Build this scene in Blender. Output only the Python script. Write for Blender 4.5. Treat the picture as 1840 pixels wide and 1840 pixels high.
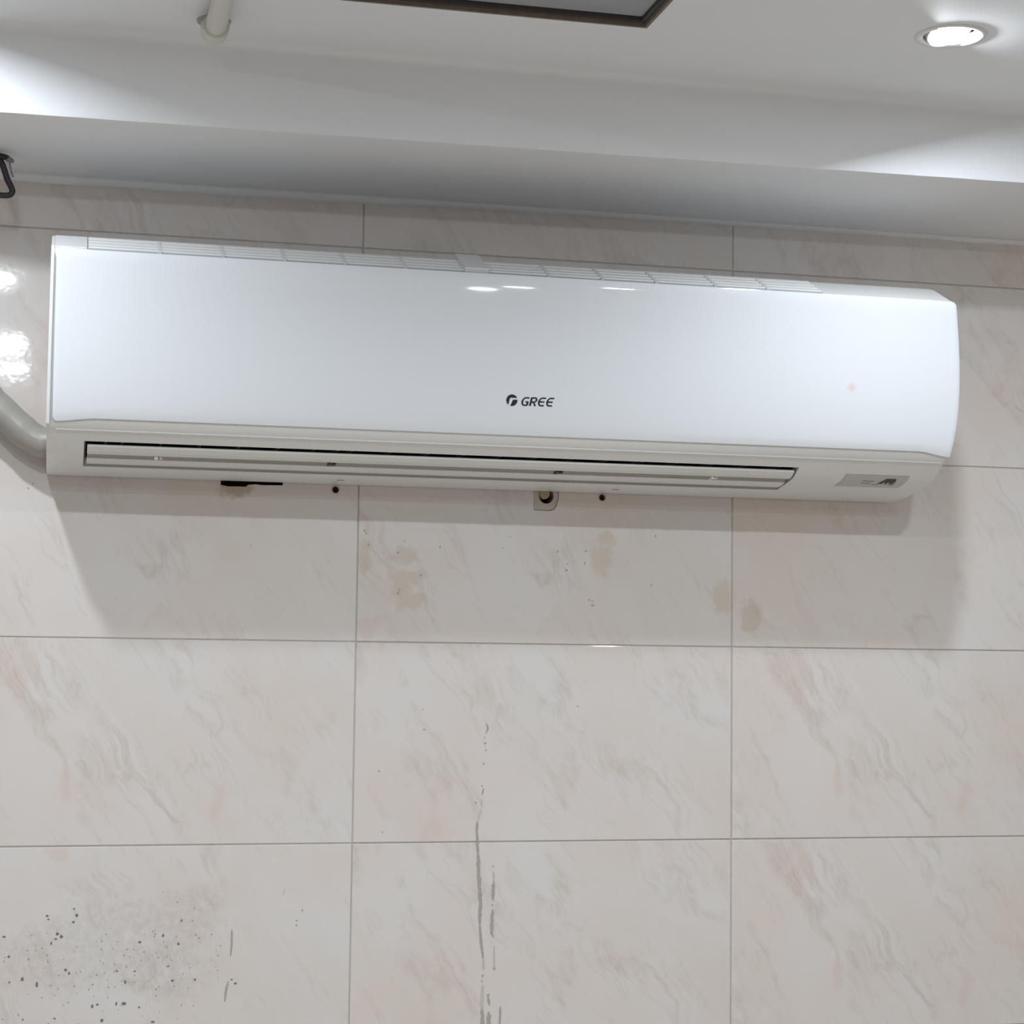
import bpy, bmesh, math, random
import numpy as np
from mathutils import Vector, Matrix

random.seed(7)
scene = bpy.context.scene
for o in list(bpy.data.objects):
    bpy.data.objects.remove(o)
COL = scene.collection

# ------------------------------------------------------------------ camera, world, exposure
H0 = 2.28                      # height of the tile joint just above the unit; all "wall" z below are relative to it
CAM = np.array([-0.43172, -2.84138, -0.62526])
ROT = np.array([[0.9729150, -0.2308474, 0.0120780],
                [0.0295375, 0.0723266, -0.9969435],
                [0.2292682, 0.9702981, 0.0771863]])     # rows: image right, image down, view direction
FPX = 3400.0
cam_data = bpy.data.cameras.new('camera')
cam_data.sensor_width = 36.0
cam_data.lens = FPX / 1840.0 * 36.0
cam_data.clip_start = 0.05
cam = bpy.data.objects.new('camera', cam_data)
COL.objects.link(cam)
M = Matrix(((ROT[0][0], -ROT[1][0], -ROT[2][0], CAM[0]),
            (ROT[0][1], -ROT[1][1], -ROT[2][1], CAM[1]),
            (ROT[0][2], -ROT[1][2], -ROT[2][2], CAM[2] + H0),
            (0, 0, 0, 1)))
cam.matrix_world = M
scene.camera = cam

world = bpy.data.worlds.new('world')
scene.world = world
world.use_nodes = True
world.node_tree.nodes['Background'].inputs[0].default_value = (0.8, 0.9, 1, 1)
world.node_tree.nodes['Background'].inputs[1].default_value = 0.02

scene.view_settings.view_transform = 'Standard'
scene.view_settings.look = 'None'
scene.view_settings.gamma = 1.0
scene.view_settings.use_curve_mapping = False
scene.view_settings.exposure = 0.05

LAMP_W = 8.5                    # power of each downlight
LAMP_COLOR = (0.865, 0.94, 1.0)
CEIL = 0.200                    # ceiling height above H0
SOF = 0.0795                    # soffit underside
SOF_Y = -0.320                  # soffit front face
XMIN, XMAX, YMIN = -1.8, 1.8, -4.2
TW, TH = 0.6, 0.3014


def wall_pt(u, v):
    """photo pixel -> point (x, z) on the tiled wall plane y = 0"""
    d = ROT.T @ np.array([(u - 920) / FPX, (v - 920) / FPX, 1.0])
    t = -CAM[1] / d[1]
    p = CAM + t * d
    return float(p[0]), float(p[2])


# ------------------------------------------------------------------ helpers
def mesh_obj(name, verts, faces, mat=None, parent=None, origin=(0, 0, 0), smooth=False, mats=None, fmat=None):
    """verts in wall coordinates; the object's own origin sits at `origin` (wall coordinates)"""
    me = bpy.data.meshes.new(name)
    o0 = origin
    me.from_pydata([(v[0] - o0[0], v[1] - o0[1], v[2] - o0[2]) for v in verts], [], faces)
    bm = bmesh.new(); bm.from_mesh(me)
    bmesh.ops.recalc_face_normals(bm, faces=bm.faces)
    bm.to_mesh(me); bm.free()
    if mats:
        for m in mats: me.materials.append(m)
        if fmat:
            for p, i in zip(me.polygons, fmat): p.material_index = i
    elif mat:
        me.materials.append(mat)
    if smooth:
        for p in me.polygons: p.use_smooth = True
    ob = bpy.data.objects.new(name, me)
    COL.objects.link(ob)
    place(ob, o0, parent)
    return ob


def place(ob, org, parent=None):
    w = Vector((org[0], org[1], org[2] + H0))
    if parent is not None:
        ob.parent = parent
        w = w - abs_loc(parent)
    ob.location = w


def abs_loc(o):
    l = Vector(o.location)
    while o.parent is not None:
        o = o.parent
        l = l + Vector(o.location)
    return l


def empty(name, org):
    e = bpy.data.objects.new(name, None)
    e.empty_display_size = 0.05
    COL.objects.link(e)
    place(e, org)
    return e


def tag(o, label=None, cat=None, group=None, kind=None):
    if label: o['label'] = label
    if cat: o['category'] = cat
    if group: o['group'] = group
    if kind: o['kind'] = kind
    return o


class MB:
    def __init__(self): self.v, self.f = [], []

    def add(self, vs, fs):
        n = len(self.v)
        self.v += [tuple(p) for p in vs]
        self.f += [tuple(i + n for i in f) for f in fs]

    def box(self, x0, x1, y0, y1, z0, z1):
        self.add([(x0, y0, z0), (x1, y0, z0), (x1, y1, z0), (x0, y1, z0), (x0, y0, z1), (x1, y0, z1), (x1, y1, z1), (x0, y1, z1)],
                 [(0, 3, 2, 1), (4, 5, 6, 7), (0, 1, 5, 4), (1, 2, 6, 5), (2, 3, 7, 6), (3, 0, 4, 7)])

    def prism(self, prof, x0, x1):
        """closed (y, z) profile swept along x"""
        n = len(prof)
        vs = [(x0, y, z) for y, z in prof] + [(x1, y, z) for y, z in prof]
        fs = [(i, (i + 1) % n, n + (i + 1) % n, n + i) for i in range(n)]
        fs += [tuple(range(n)), tuple(range(2 * n - 1, n - 1, -1))]
        self.add(vs, fs)

    def tube(self, pts, r, seg=14, cap=True, flat=1.0):
        pts = [Vector(p) for p in pts]
        rs = r if isinstance(r, (list, tuple)) else [r] * len(pts)
        vs, fs = [], []
        up = None
        for i, p in enumerate(pts):
            t = (pts[min(i + 1, len(pts) - 1)] - pts[max(i - 1, 0)]).normalized()
            if up is None:
                up = Vector((0, 0, 1)) if abs(t.z) < .9 else Vector((0, 1, 0))
            n = (up - t * up.dot(t)).normalized(); up = n
            b = t.cross(n)
            for k in range(seg):
                a = 2 * math.pi * k / seg
                vs.append(p + n * math.cos(a) * rs[i] + b * math.sin(a) * rs[i] * flat)
        for i in range(len(pts) - 1):
            for k in range(seg):
                k2 = (k + 1) % seg
                fs.append((i * seg + k, i * seg + k2, (i + 1) * seg + k2, (i + 1) * seg + k))
        if cap:
            fs.append(tuple(range(seg - 1, -1, -1)))
            fs.append(tuple((len(pts) - 1) * seg + k for k in range(seg)))
        self.add(vs, fs)

    def lathe(self, prof, c, axis=Matrix.Identity(3), seg=40, closed=False):
        """(r, h) profile spun about local z, placed at c"""
        vs, fs = [], []
        m = len(prof)
        for k in range(seg):
            a = 2 * math.pi * k / seg
            for r, h in prof:
                vs.append(Vector(c) + axis @ Vector((r * math.cos(a), r * math.sin(a), h)))
        rng = m if closed else m - 1
        for k in range(seg):
            k2 = (k + 1) % seg
            for j in range(rng):
                j2 = (j + 1) % m
                fs.append((k * m + j, k2 * m + j, k2 * m + j2, k * m + j2))
        self.add(vs, fs)

    def build(self, name, mat, parent=None, origin=(0, 0, 0), smooth=False):
        return mesh_obj(name, self.v, self.f, mat, parent, origin, smooth)


def autosmooth(ob, ang=35):
    me = ob.data
    for p in me.polygons: p.use_smooth = True
    bm = bmesh.new(); bm.from_mesh(me)
    for e in bm.edges:
        if len(e.link_faces) == 2 and e.calc_face_angle() > math.radians(ang):
            e.smooth = False
    bm.to_mesh(me); bm.free()


def bevel(ob, w, seg=2, ang=30):
    m = ob.modifiers.new('bevel', 'BEVEL')
    m.width = w; m.segments = seg; m.limit_method = 'ANGLE'; m.angle_limit = math.radians(ang)
    return ob


# ------------------------------------------------------------------ materials
def new_mat(name):
    m = bpy.data.materials.new(name)
    m.use_nodes = True
    nt = m.node_tree
    return m, nt, nt.nodes['Principled BSDF']


def math_node(nt, op, a, b=None, clamp=False):
    n = nt.nodes.new('ShaderNodeMath'); n.operation = op; n.use_clamp = clamp
    for i, s in enumerate((a, b)):
        if s is None: continue
        if isinstance(s, (int, float)): n.inputs[i].default_value = s
        else: nt.links.new(s, n.inputs[i])
    return n.outputs[0]


def mixc(nt, fac, a, b):
    n = nt.nodes.new('ShaderNodeMix'); n.data_type = 'RGBA'
    for sock, s in ((n.inputs[0], fac), (n.inputs[6], a), (n.inputs[7], b)):
        if isinstance(s, (int, float)): sock.default_value = s
        elif isinstance(s, tuple): sock.default_value = (*s, 1)
        else: nt.links.new(s, sock)
    return n.outputs[2]


def noise(nt, vec, scale, detail=4, rough=.55, dist=0.0):
    n = nt.nodes.new('ShaderNodeTexNoise')
    n.inputs['Scale'].default_value = scale
    n.inputs['Detail'].default_value = detail
    n.inputs['Roughness'].default_value = rough
    n.inputs['Distortion'].default_value = dist
    if vec is not None: nt.links.new(vec, n.inputs['Vector'])
    return n.outputs['Fac']


def ramp(nt, fac, stops):
    n = nt.nodes.new('ShaderNodeValToRGB')
    while len(n.color_ramp.elements) < len(stops): n.color_ramp.elements.new(.5)
    for e, (p, c) in zip(n.color_ramp.elements, stops):
        e.position = p
        e.color = (c, c, c, 1) if isinstance(c, (int, float)) else (*c, 1)
    nt.links.new(fac, n.inputs[0])
    return n.outputs[0]


def coords(nt, kind='Object', rot=(0, 0, 0), scale=(1, 1, 1), src=None):
    tc = nt.nodes.new('ShaderNodeTexCoord')
    mp = nt.nodes.new('ShaderNodeMapping')
    mp.inputs['Rotation'].default_value = rot
    mp.inputs['Scale'].default_value = scale
    nt.links.new(src if src is not None else tc.outputs[kind], mp.inputs['Vector'])
    return mp.outputs[0]


def plain(name, col, rough=.5, var=.06, scale=30, bump=0.0, bscale=200, coat=0.0, metallic=0.0, spec=.5):
    m, nt, b = new_mat(name)
    c = coords(nt)
    nz = noise(nt, c, scale, 4)
    dark = tuple(max(0, x * (1 - var)) for x in col)
    lite = tuple(min(1, x * (1 + var)) for x in col)
    nt.links.new(mixc(nt, nz, dark, lite), b.inputs['Base Color'])
    b.inputs['Roughness'].default_value = rough
    b.inputs['Metallic'].default_value = metallic
    b.inputs['Coat Weight'].default_value = coat
    b.inputs['Specular IOR Level'].default_value = spec
    if bump > 0:
        bn = nt.nodes.new('ShaderNodeBump')
        bn.inputs['Strength'].default_value = bump
        bn.inputs['Distance'].default_value = .001
        nt.links.new(noise(nt, c, bscale, 3), bn.inputs['Height'])
        nt.links.new(bn.outputs[0], b.inputs['Normal'])
    return m


def emit(name, col, strength):
    m, nt, b = new_mat(name)
    b.inputs['Base Color'].default_value = (*col, 1)
    b.inputs['Emission Color'].default_value = (*col, 1)
    b.inputs['Emission Strength'].default_value = strength
    return m


def stain_group():
    g = bpy.data.node_groups.new('stain', 'ShaderNodeTree')
    for nm in ('X', 'Z', 'CX', 'CZ', 'RX', 'RZ', 'Noise'):
        g.interface.new_socket(nm, in_out='INPUT', socket_type='NodeSocketFloat')
    g.interface.new_socket('Mask', in_out='OUTPUT', socket_type='NodeSocketFloat')
    i = g.nodes.new('NodeGroupInput'); o = g.nodes.new('NodeGroupOutput')
    dx = math_node(g, 'DIVIDE', math_node(g, 'SUBTRACT', i.outputs['X'], i.outputs['CX']), i.outputs['RX'])
    dz = math_node(g, 'DIVIDE', math_node(g, 'SUBTRACT', i.outputs['Z'], i.outputs['CZ']), i.outputs['RZ'])
    d = math_node(g, 'SQRT', math_node(g, 'ADD', math_node(g, 'MULTIPLY', dx, dx), math_node(g, 'MULTIPLY', dz, dz)))
    d = math_node(g, 'ADD', d, math_node(g, 'MULTIPLY', math_node(g, 'SUBTRACT', i.outputs['Noise'], .5), 2.4))
    m = math_node(g, 'MULTIPLY', math_node(g, 'SUBTRACT', 1.15, d), 2.2, True)
    g.links.new(m, o.inputs[0])
    return g


def tile_material(name, stained=()):
    m, nt, b = new_mat(name)
    at = nt.nodes.new('ShaderNodeAttribute'); at.attribute_type = 'OBJECT'; at.attribute_name = 'print'
    tc = nt.nodes.new('ShaderNodeTexCoord')
    cmb = nt.nodes.new('ShaderNodeCombineXYZ')
    nt.links.new(math_node(nt, 'MULTIPLY', at.outputs['Fac'], 1.73), cmb.inputs[0])
    nt.links.new(math_node(nt, 'MULTIPLY', at.outputs['Fac'], 3.1), cmb.inputs[1])
    add = nt.nodes.new('ShaderNodeVectorMath'); add.operation = 'ADD'
    nt.links.new(tc.outputs['Object'], add.inputs[0]); nt.links.new(cmb.outputs[0], add.inputs[1])
    src = add.outputs[0]
    # rotate in the wall plane so that local x runs along the vein direction (down to the right, steep)
    wob = nt.nodes.new('ShaderNodeTexNoise')
    wob.inputs['Scale'].default_value = 14; wob.inputs['Detail'].default_value = 3
    nt.links.new(src, wob.inputs['Vector'])
    wv = nt.nodes.new('ShaderNodeVectorMath'); wv.operation = 'MULTIPLY_ADD'
    nt.links.new(wob.outputs['Color'], wv.inputs[0]); wv.inputs[1].default_value = (.045, .045, .045); nt.links.new(src, wv.inputs[2])
    along = coords(nt, rot=(0, math.radians(-57), 0), src=wv.outputs[0])
    stretch = coords(nt, scale=(1.7, 5, 7.0), src=along)
    stretch2 = coords(nt, scale=(2.6, 9, 15), src=along)
    n1 = noise(nt, stretch, 1.0, 5, .58, .3)
    n2 = noise(nt, stretch2, 1.0, 4, .6, .3)
    cloud = noise(nt, src, 5.0, 3, .5)
    pinkn = noise(nt, coords(nt, scale=(1, 1, .62), src=src), 16, 2, .5)
    fine = noise(nt, src, 240, 2, .6)
    # thin veins: ridge of the noise
    r1 = math_node(nt, 'ABSOLUTE', math_node(nt, 'SUBTRACT', n1, .5))
    vein = ramp(nt, r1, [(0.0, 1.0), (0.007, .55), (0.035, 0.0)])
    r2 = math_node(nt, 'ABSOLUTE', math_node(nt, 'SUBTRACT', n2, .47))
    vein2 = ramp(nt, r2, [(0.0, 1.0), (0.010, .3), (0.03, 0.0)])
    gate = ramp(nt, noise(nt, src, 11.0, 3, .6), [(.40, 0.0), (.60, 1.0)])
    base = mixc(nt, ramp(nt, cloud, [(.38, 0.0), (.66, 1.0)]), (.705, .680, .668), (.705, .636, .602))
    broad = ramp(nt, n1, [(.49, 0.0), (.66, 1.0)])
    base = mixc(nt, math_node(nt, 'MULTIPLY', broad, .36), base, (.655, .580, .525))
    base = mixc(nt, math_node(nt, 'MULTIPLY', ramp(nt, pinkn, [(.66, 0.0), (.72, 1.0)]), .38), base, (.66, .53, .475))
    base = mixc(nt, math_node(nt, 'MULTIPLY', math_node(nt, 'MULTIPLY', vein, gate), .50), base, (.55, .45, .385))
    base = mixc(nt, math_node(nt, 'MULTIPLY', math_node(nt, 'MULTIPLY', vein2, gate), .30), base, (.50, .44, .385))
    base = mixc(nt, math_node(nt, 'MULTIPLY', math_node(nt, 'SUBTRACT', fine, .5), .35, True), base, (.55, .5, .47))
    if stained:
        # ---- stains on the wall, at their place on the tiles
        geo = nt.nodes.new('ShaderNodeNewGeometry')
        sep = nt.nodes.new('ShaderNodeSeparateXYZ')
        nt.links.new(geo.outputs['Position'], sep.inputs[0])
        wn = noise(nt, geo.outputs['Position'], 55, 5, .68)
        wn2 = noise(nt, geo.outputs['Position'], 20, 5, .65)
        grp = stain_group()

        def stain(u, v, ru, rv, nz):
            x, z = wall_pt(u, v)
            g = nt.nodes.new('ShaderNodeGroup'); g.node_tree = grp
            nt.links.new(sep.outputs[0], g.inputs['X']); nt.links.new(sep.outputs[2], g.inputs['Z'])
            g.inputs['CX'].default_value = x; g.inputs['CZ'].default_value = z + H0
            g.inputs['RX'].default_value = ru / 1122; g.inputs['RZ'].default_value = rv / 1140
            nt.links.new(nz, g.inputs['Noise'])
            return g.outputs[0]

        def stains(lst, nz):
            out = None
            for s in lst:
                k = stain(*s, nz)
                out = k if out is None else math_node(nt, 'MAXIMUM', out, k)
            return out
    if 'glue' in stained:
        glue = stains([(728, 1000, 22, 18), (735, 1036, 34, 14), (722, 1062, 18, 34), (745, 1080, 24, 16), (656, 1000, 12, 30),
                       (1080, 1005, 20, 34), (1092, 968, 16, 14), (1300, 1074, 20, 32)], wn)
        base = mixc(nt, math_node(nt, 'MULTIPLY', glue, .30), base, (.50, .41, .28))
        patch = stains([(1348, 1106, 20, 32), (1345, 1128, 18, 8)], wn)
        base = mixc(nt, math_node(nt, 'MULTIPLY', patch, .38), base, (.47, .42, .31))
        rust = stains([(424, 878, 26, 16), (980, 884, 20, 14), (410, 872, 14, 9)], wn)
        base = mixc(nt, math_node(nt, 'MULTIPLY', rust, .55), base, (.33, .24, .14))
    if 'smear' in stained:
        smear = stains([(250, 1690, 130, 70), (330, 1640, 70, 50), (120, 1720, 130, 60), (320, 1740, 60, 60)], wn2)
        smear = math_node(nt, 'MULTIPLY', smear, ramp(nt, noise(nt, geo.outputs['Position'], 75, 8, .75), [(.40, 0.0), (.62, 1.0)]))
        base = mixc(nt, math_node(nt, 'MULTIPLY', smear, .34), base, (.45, .39, .355))
    nt.links.new(base, b.inputs['Base Color'])
    b.inputs['Roughness'].default_value = .045
    b.inputs['Specular IOR Level'].default_value = .42
    bn = nt.nodes.new('ShaderNodeBump')
    bn.inputs['Strength'].default_value = .13; bn.inputs['Distance'].default_value = .0012
    nt.links.new(noise(nt, src, 26, 3, .5), bn.inputs['Height'])
    nt.links.new(bn.outputs[0], b.inputs['Normal'])
    return m


MAT = {
    'tile': tile_material('marble_print_tile'),
    'tile_glue': tile_material('marble_print_tile_with_glue_stains', ('glue',)),
    'tile_smear': tile_material('marble_print_tile_with_dirt', ('smear',)),
    'grout': plain('grout', (.50, .47, .44), .9, .2, 60, .3, 400),
    'masonry': plain('masonry', (.12, .07, .045), .95, .4, 40, .6, 120),
    'paint': plain('ceiling_paint', (.82, .84, .875), .7, .025, 5, .12, 160),
    'soffit': plain('soffit_paint', (.82, .84, .875), .62, .03, 6, .15, 140),
    'wallpaint': plain('wall_paint', (.54, .49, .44), .7, .04, 3),
    'floor': plain('floor_tile', (.76, .685, .60), .3, .08, 4),
    'panel': plain('glossy_white_plastic', (.755, .785, .83), .035, .004, 3, coat=.2),
    'plastic': plain('white_plastic', (.76, .765, .765), .32, .02, 6, .05, 500),
    'grille': plain('grille_plastic', (.72, .73, .74), .35, .02, 8),
    'bed': plain('grille_gap_shade_grey', (.42, .43, .45), .5, .03, 8),  # darker than the white casing, paints shade between the slats
    'louver': plain('louver_plastic', (.74, .735, .72), .34, .05, 14),
    'lip': plain('outlet_lip_plastic', (.40, .39, .38), .45, .08, 14),
    'dark': plain('dark_plastic', (.035, .03, .035), .5, .3, 20),
    'vane': plain('vane_plastic', (.30, .29, .30), .5, .1, 20),
    'ink': plain('navy_print', (.012, .016, .035), .35, .1, 50),
    'sticker': plain('sticker_film', (.52, .50, .49), .4, .06, 40),
    'sticker_ink': plain('sticker_print', (.05, .03, .035), .5, .2, 60),
    'sticker_faint': plain('sticker_faint_print', (.30, .27, .26), .5, .2, 60),
    'wrap': plain('grey_pipe_wrap', (.34, .32, .295), .36, .14, 24, .35, 60),
    'cable': plain('black_conduit', (.018, .015, .022), .42, .3, 40, .4, 200),
    'tape': plain('white_tape', (.55, .53, .54), .6, .25, 90),
    'oldtape': plain('grey_cable_end', (.25, .21, .21), .7, .3, 90),
    'pvc': plain('cream_pvc', (.66, .645, .58), .38, .05, 12),
    'pvcdark': plain('aged_pvc_joint', (.40, .375, .32), .6, .2, 60),
    'hatch': plain('grey_board', (.33, .35, .37), .6, .1, 8),
    'edge': plain('raw_board_edge', (.20, .165, .135), .9, .35, 70),
    'gap_dark': plain('dark_gap_ring', (.06, .05, .05), .6, .2, 30),
    'lampring': plain('white_lamp_trim', (.74, .74, .74), .4, .02, 10),
    'lampcup': plain('lamp_cup', (.55, .55, .55), .5, .02, 10),
    'lens': emit('lit_lens', (1.0, 1.0, 1.0), 3.0),
    'dirt': plain('dirt_drip', (.40, .365, .34), .6, .25, 300),
    'dirtfaint': plain('faint_dirt', (.56, .52, .49), .5, .15, 300),
    'speck': plain('dark_speck', (.20, .18, .17), .7, .4, 200),
    'plug': plain('pale_plug_rim', (.50, .43, .39), .6, .15, 120),
    'rusthole': plain('rust_hole', (.035, .006, .004), .8, .3, 90),
    'patch': plain('mortar_patch', (.50, .47, .42), .75, .12, 90, .3, 300),
    'stub': plain('stained_pipe', (.36, .27, .16), .6, .25, 90),
}


def led_material():
    m, nt, b = new_mat('indicator_glow')
    c = coords(nt, 'Object')
    ln = nt.nodes.new('ShaderNodeVectorMath'); ln.operation = 'LENGTH'
    nt.links.new(c, ln.inputs[0])
    f = math_node(nt, 'SUBTRACT', 1.0, math_node(nt, 'DIVIDE', ln.outputs['Value'], .0085), True)
    nt.links.new(math_node(nt, 'MULTIPLY', f, .34, True), b.inputs['Alpha'])
    b.inputs['Base Color'].default_value = (.90, .50, .50, 1)
    b.inputs['Emission Color'].default_value = (1, .25, .25, 1)
    b.inputs['Emission Strength'].default_value = .16
    b.inputs['Roughness'].default_value = .1
    return m


MAT['led'] = led_material()

# ------------------------------------------------------------------ room shell
FL = -H0
m = MB(); m.box(XMIN, XMAX, YMIN, .2, FL - .1, FL)
tag(m.build('floor', MAT['floor']), kind='structure')
m = MB(); m.box(XMIN - .12, XMIN, YMIN, .2, FL, .5)
tag(m.build('wall_left', MAT['wallpaint']), kind='structure')
m = MB(); m.box(XMAX, XMAX + .12, YMIN, .2, FL, .5)
tag(m.build('wall_right', MAT['wallpaint']), kind='structure')
m = MB(); m.box(XMIN, XMAX, YMIN - .12, YMIN, FL, .5)
tag(m.build('wall_front', MAT['wallpaint']), kind='structure')

# back wall: masonry core, grout bed, individual tiles
m = MB(); m.box(XMIN, XMAX, .045, .2, FL, .5)
wall = tag(m.build('wall_back', MAT['masonry']), kind='structure')

GAP = .0018
TOP = .086
cols = range(-5, 5)
rows = range(-8, 1)
m = MB()
for c in cols:
    x = c * TW
    if x > XMIN: m.box(x - GAP * .8, x + GAP * .8, .0016, .045, FL, TOP)
for r in range(-7, 1):
    m.box(XMIN, XMAX, .0017, .0449, r * TH - GAP * .8, r * TH + GAP * .8)
m.build('grout', MAT['grout'], wall)


def tile_mesh(name, w, h, holes=(), b=.0011, t=.008, mat='tile'):
    """bevelled tile centred on its own origin, face at y = 0; holes are (x, z) loops in tile space"""
    bm = bmesh.new()
    def ring(pts, y): return [bm.verts.new((x, y, z)) for x, z in pts]
    def rect(i): return [(-w / 2 + i, -h / 2 + i), (w / 2 - i, -h / 2 + i), (w / 2 - i, h / 2 - i), (-w / 2 + i, h / 2 - i)]
    front = ring(rect(b), 0); mid = ring(rect(b * .3), b * .35); mid2 = ring(rect(0), b * 1.2); back = ring(rect(0), t)
    for a, c in ((front, mid), (mid, mid2), (mid2, back)):
        for i in range(4):
            bm.faces.new((a[i], a[(i + 1) % 4], c[(i + 1) % 4], c[i]))
    if holes:
        es = [bm.edges.get((front[i], front[(i + 1) % 4])) for i in range(4)]
        for lp in holes:
            f = ring(lp, 0); k = ring(lp, t); n = len(lp)
            for i in range(n):
                bm.faces.new((f[i], f[(i + 1) % n], k[(i + 1) % n], k[i]))
            es += [bm.edges.get((f[i], f[(i + 1) % n])) for i in range(n)]
        bmesh.ops.triangle_fill(bm, edges=es, use_beauty=True, use_dissolve=False)
    else:
        bm.faces.new(front)
    bmesh.ops.recalc_face_normals(bm, faces=bm.faces)
    me = bpy.data.meshes.new(name); bm.to_mesh(me); bm.free()
    # outward check: the big face must look at -y
    big = max(me.polygons, key=lambda p: p.area)
    if big.normal.y > 0: me.flip_normals()
    me.materials.append(MAT[mat])
    return me


def circle(cx, cz, r, n=16):
    return [(cx + r * math.cos(2 * math.pi * k / n), cz + r * math.sin(2 * math.pi * k / n)) for k in range(n)]


full = tile_mesh('tile', TW - GAP, TH - GAP)
cut = tile_mesh('tile_cut', TW - GAP, TOP - GAP / 2)
# tile left of the first joint: broken slot under the unit and one plug hole; the next tile: patch cut-out and a plug hole
cxa, cz = -.3, -1.5 * TH
slot = [(-.2075, -.360), (-.2085, -.3715), (-.198, -.3738), (-.180, -.3733), (-.171, -.3735), (-.167, -.3705), (-.156, -.3692),
        (-.146, -.3703), (-.130, -.3698), (-.1155, -.3695), (-.1150, -.360)]
P1, P2 = (-.0354, -.3735), (.3845, -.3722)
tile_a = tile_mesh('tile_slotted', TW - GAP, TH - GAP, [[(x - cxa, z - cz) for x, z in slot], circle(P1[0] - cxa, P1[1] - cz, .0052)], mat='tile_glue')
patch_loop = [(.2742, -.330), (.2742, -.3952), (.300, -.3958), (.3065, -.3935), (.3110, -.388), (.3142, -.375), (.3145, -.330)]
tile_b = tile_mesh('tile_notched', TW - GAP, TH - GAP, [[(x - .3, z - cz) for x, z in patch_loop], circle(P2[0] - .3, P2[1] - cz, .0050)], mat='tile_glue')
tile_c = tile_mesh('tile_glued', TW - GAP, TH - GAP, mat='tile_glue')
tile_d = tile_mesh('tile_dirty', TW - GAP, TH - GAP, mat='tile_smear')
prints = {}
for r in rows:
    for c in cols:
        xc = (c + .5) * TW
        if xc - TW / 2 < XMIN - .01 or xc + TW / 2 > XMAX + .31: continue
        if r == 0:
            me, zc = cut, (TOP + GAP / 2) / 2
        else:
            me, zc = full, (r + .5) * TH + 0
            zc = r * TH + TH / 2
        if r == -2 and c == -1: me = tile_a
        if r == -2 and c == 0: me = tile_b
        if r == -2 and c == 1: me = tile_c
        if r == -4 and c == -1: me = tile_d
        if zc - TH / 2 < FL - .2: continue
        o = bpy.data.objects.new('tile', me)
        COL.objects.link(o)
        jig = random.uniform(-.00025, .00025)
        place(o, (xc, jig, zc), wall)
        o.rotation_euler = (random.uniform(-.0009, .0009), 0, random.uniform(-.0006, .0006))
        pr = random.randint(0, 5)
        if c == 0 and r in (-3, -4): pr = 2
        if c == 1 and r in (-3, -4): pr = 4
        o['print'] = float(pr)

# mortar patch with the pipe hole
hx, hz = .2945, -.3725
bm_loop = [(x + (.0006 if x < .29 else -.0006), z + (.0008 if z < -.35 else 0)) for x, z in patch_loop]
bm = bmesh.new()
f = [bm.verts.new((x, .0008, z)) for x, z in bm_loop]; k = [bm.verts.new((x, .02, z)) for x, z in bm_loop]
n = len(f); es = []
for i in range(n):
    bm.faces.new((f[i], f[(i + 1) % n], k[(i + 1) % n], k[i])); es.append(bm.edges.get((f[i], f[(i + 1) % n])))
hl = [(hx + .0118 * math.cos(a), hz + .0122 * math.sin(a)) for a in [2 * math.pi * q / 20 for q in range(20)]]
f2 = [bm.verts.new((x, .0008, z)) for x, z in hl]; k2 = [bm.verts.new((x, .04, z)) for x, z in hl]
for i in range(20):
    bm.faces.new((f2[i], f2[(i + 1) % 20], k2[(i + 1) % 20], k2[i])); es.append(bm.edges.get((f2[i], f2[(i + 1) % 20])))
bmesh.ops.triangle_fill(bm, edges=es, use_beauty=True)
bmesh.ops.recalc_face_normals(bm, faces=bm.faces)
me = bpy.data.meshes.new('mortar_patch'); bm.to_mesh(me); bm.free()
me.materials.append(MAT['patch'])
patch = bpy.data.objects.new('mortar_patch', me); COL.objects.link(patch); place(patch, (0, 0, 0), wall)
m = MB(); m.tube([(hx - .0035, .04, hz + .0035), (hx - .0035, -.003, hz + .0025), (hx - .0035, -.0035, hz + .0025)], [.0078, .0078, .006], 18)
autosmooth(m.build('pipe_stub', MAT['stub'], wall))
for px, pz in (P1, P2):
    m = MB(); m.lathe([(.0050, .030), (.0050, -.0006), (.0058, -.0010), (.0066, -.0006), (.0066, .0030)], (px, 0, pz),
                      Matrix.Rotation(math.radians(-90), 3, 'X'), 20)
    m.build('plug_rim', MAT['plug'], wall)
    m = MB(); m.lathe([(0.0001, .006), (.0050, .004), (.0050, .02)], (px, 0, pz), Matrix.Rotation(math.radians(-90), 3, 'X'), 16)
    m.build('plug_hole', MAT['rusthole'], wall)

# plaster fillet where tiles meet the soffit
m = MB()
xs = [XMIN + i * (XMAX - XMIN) / 60 for i in range(61)]
vs, fs = [], []
for i, x in enumerate(xs):
    j = random.uniform(-.001, .001)
    hgt = .011 + j if x < .1 else .006 + j
    vs += [(x, .006, SOF + .002), (x, -.011, SOF + .002), (x, -.0045, SOF - .45 * hgt), (x, -.0006, SOF - hgt), (x, .006, SOF - hgt)]
for i in range(60):
    for k in range(4):
        fs.append((i * 5 + k, i * 5 + k + 1, i * 5 + 6 + k, i * 5 + 5 + k))
trim = mesh_obj('trim_1', vs, fs, MAT['soffit'], smooth=True)
tag(trim, kind='structure')

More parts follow.
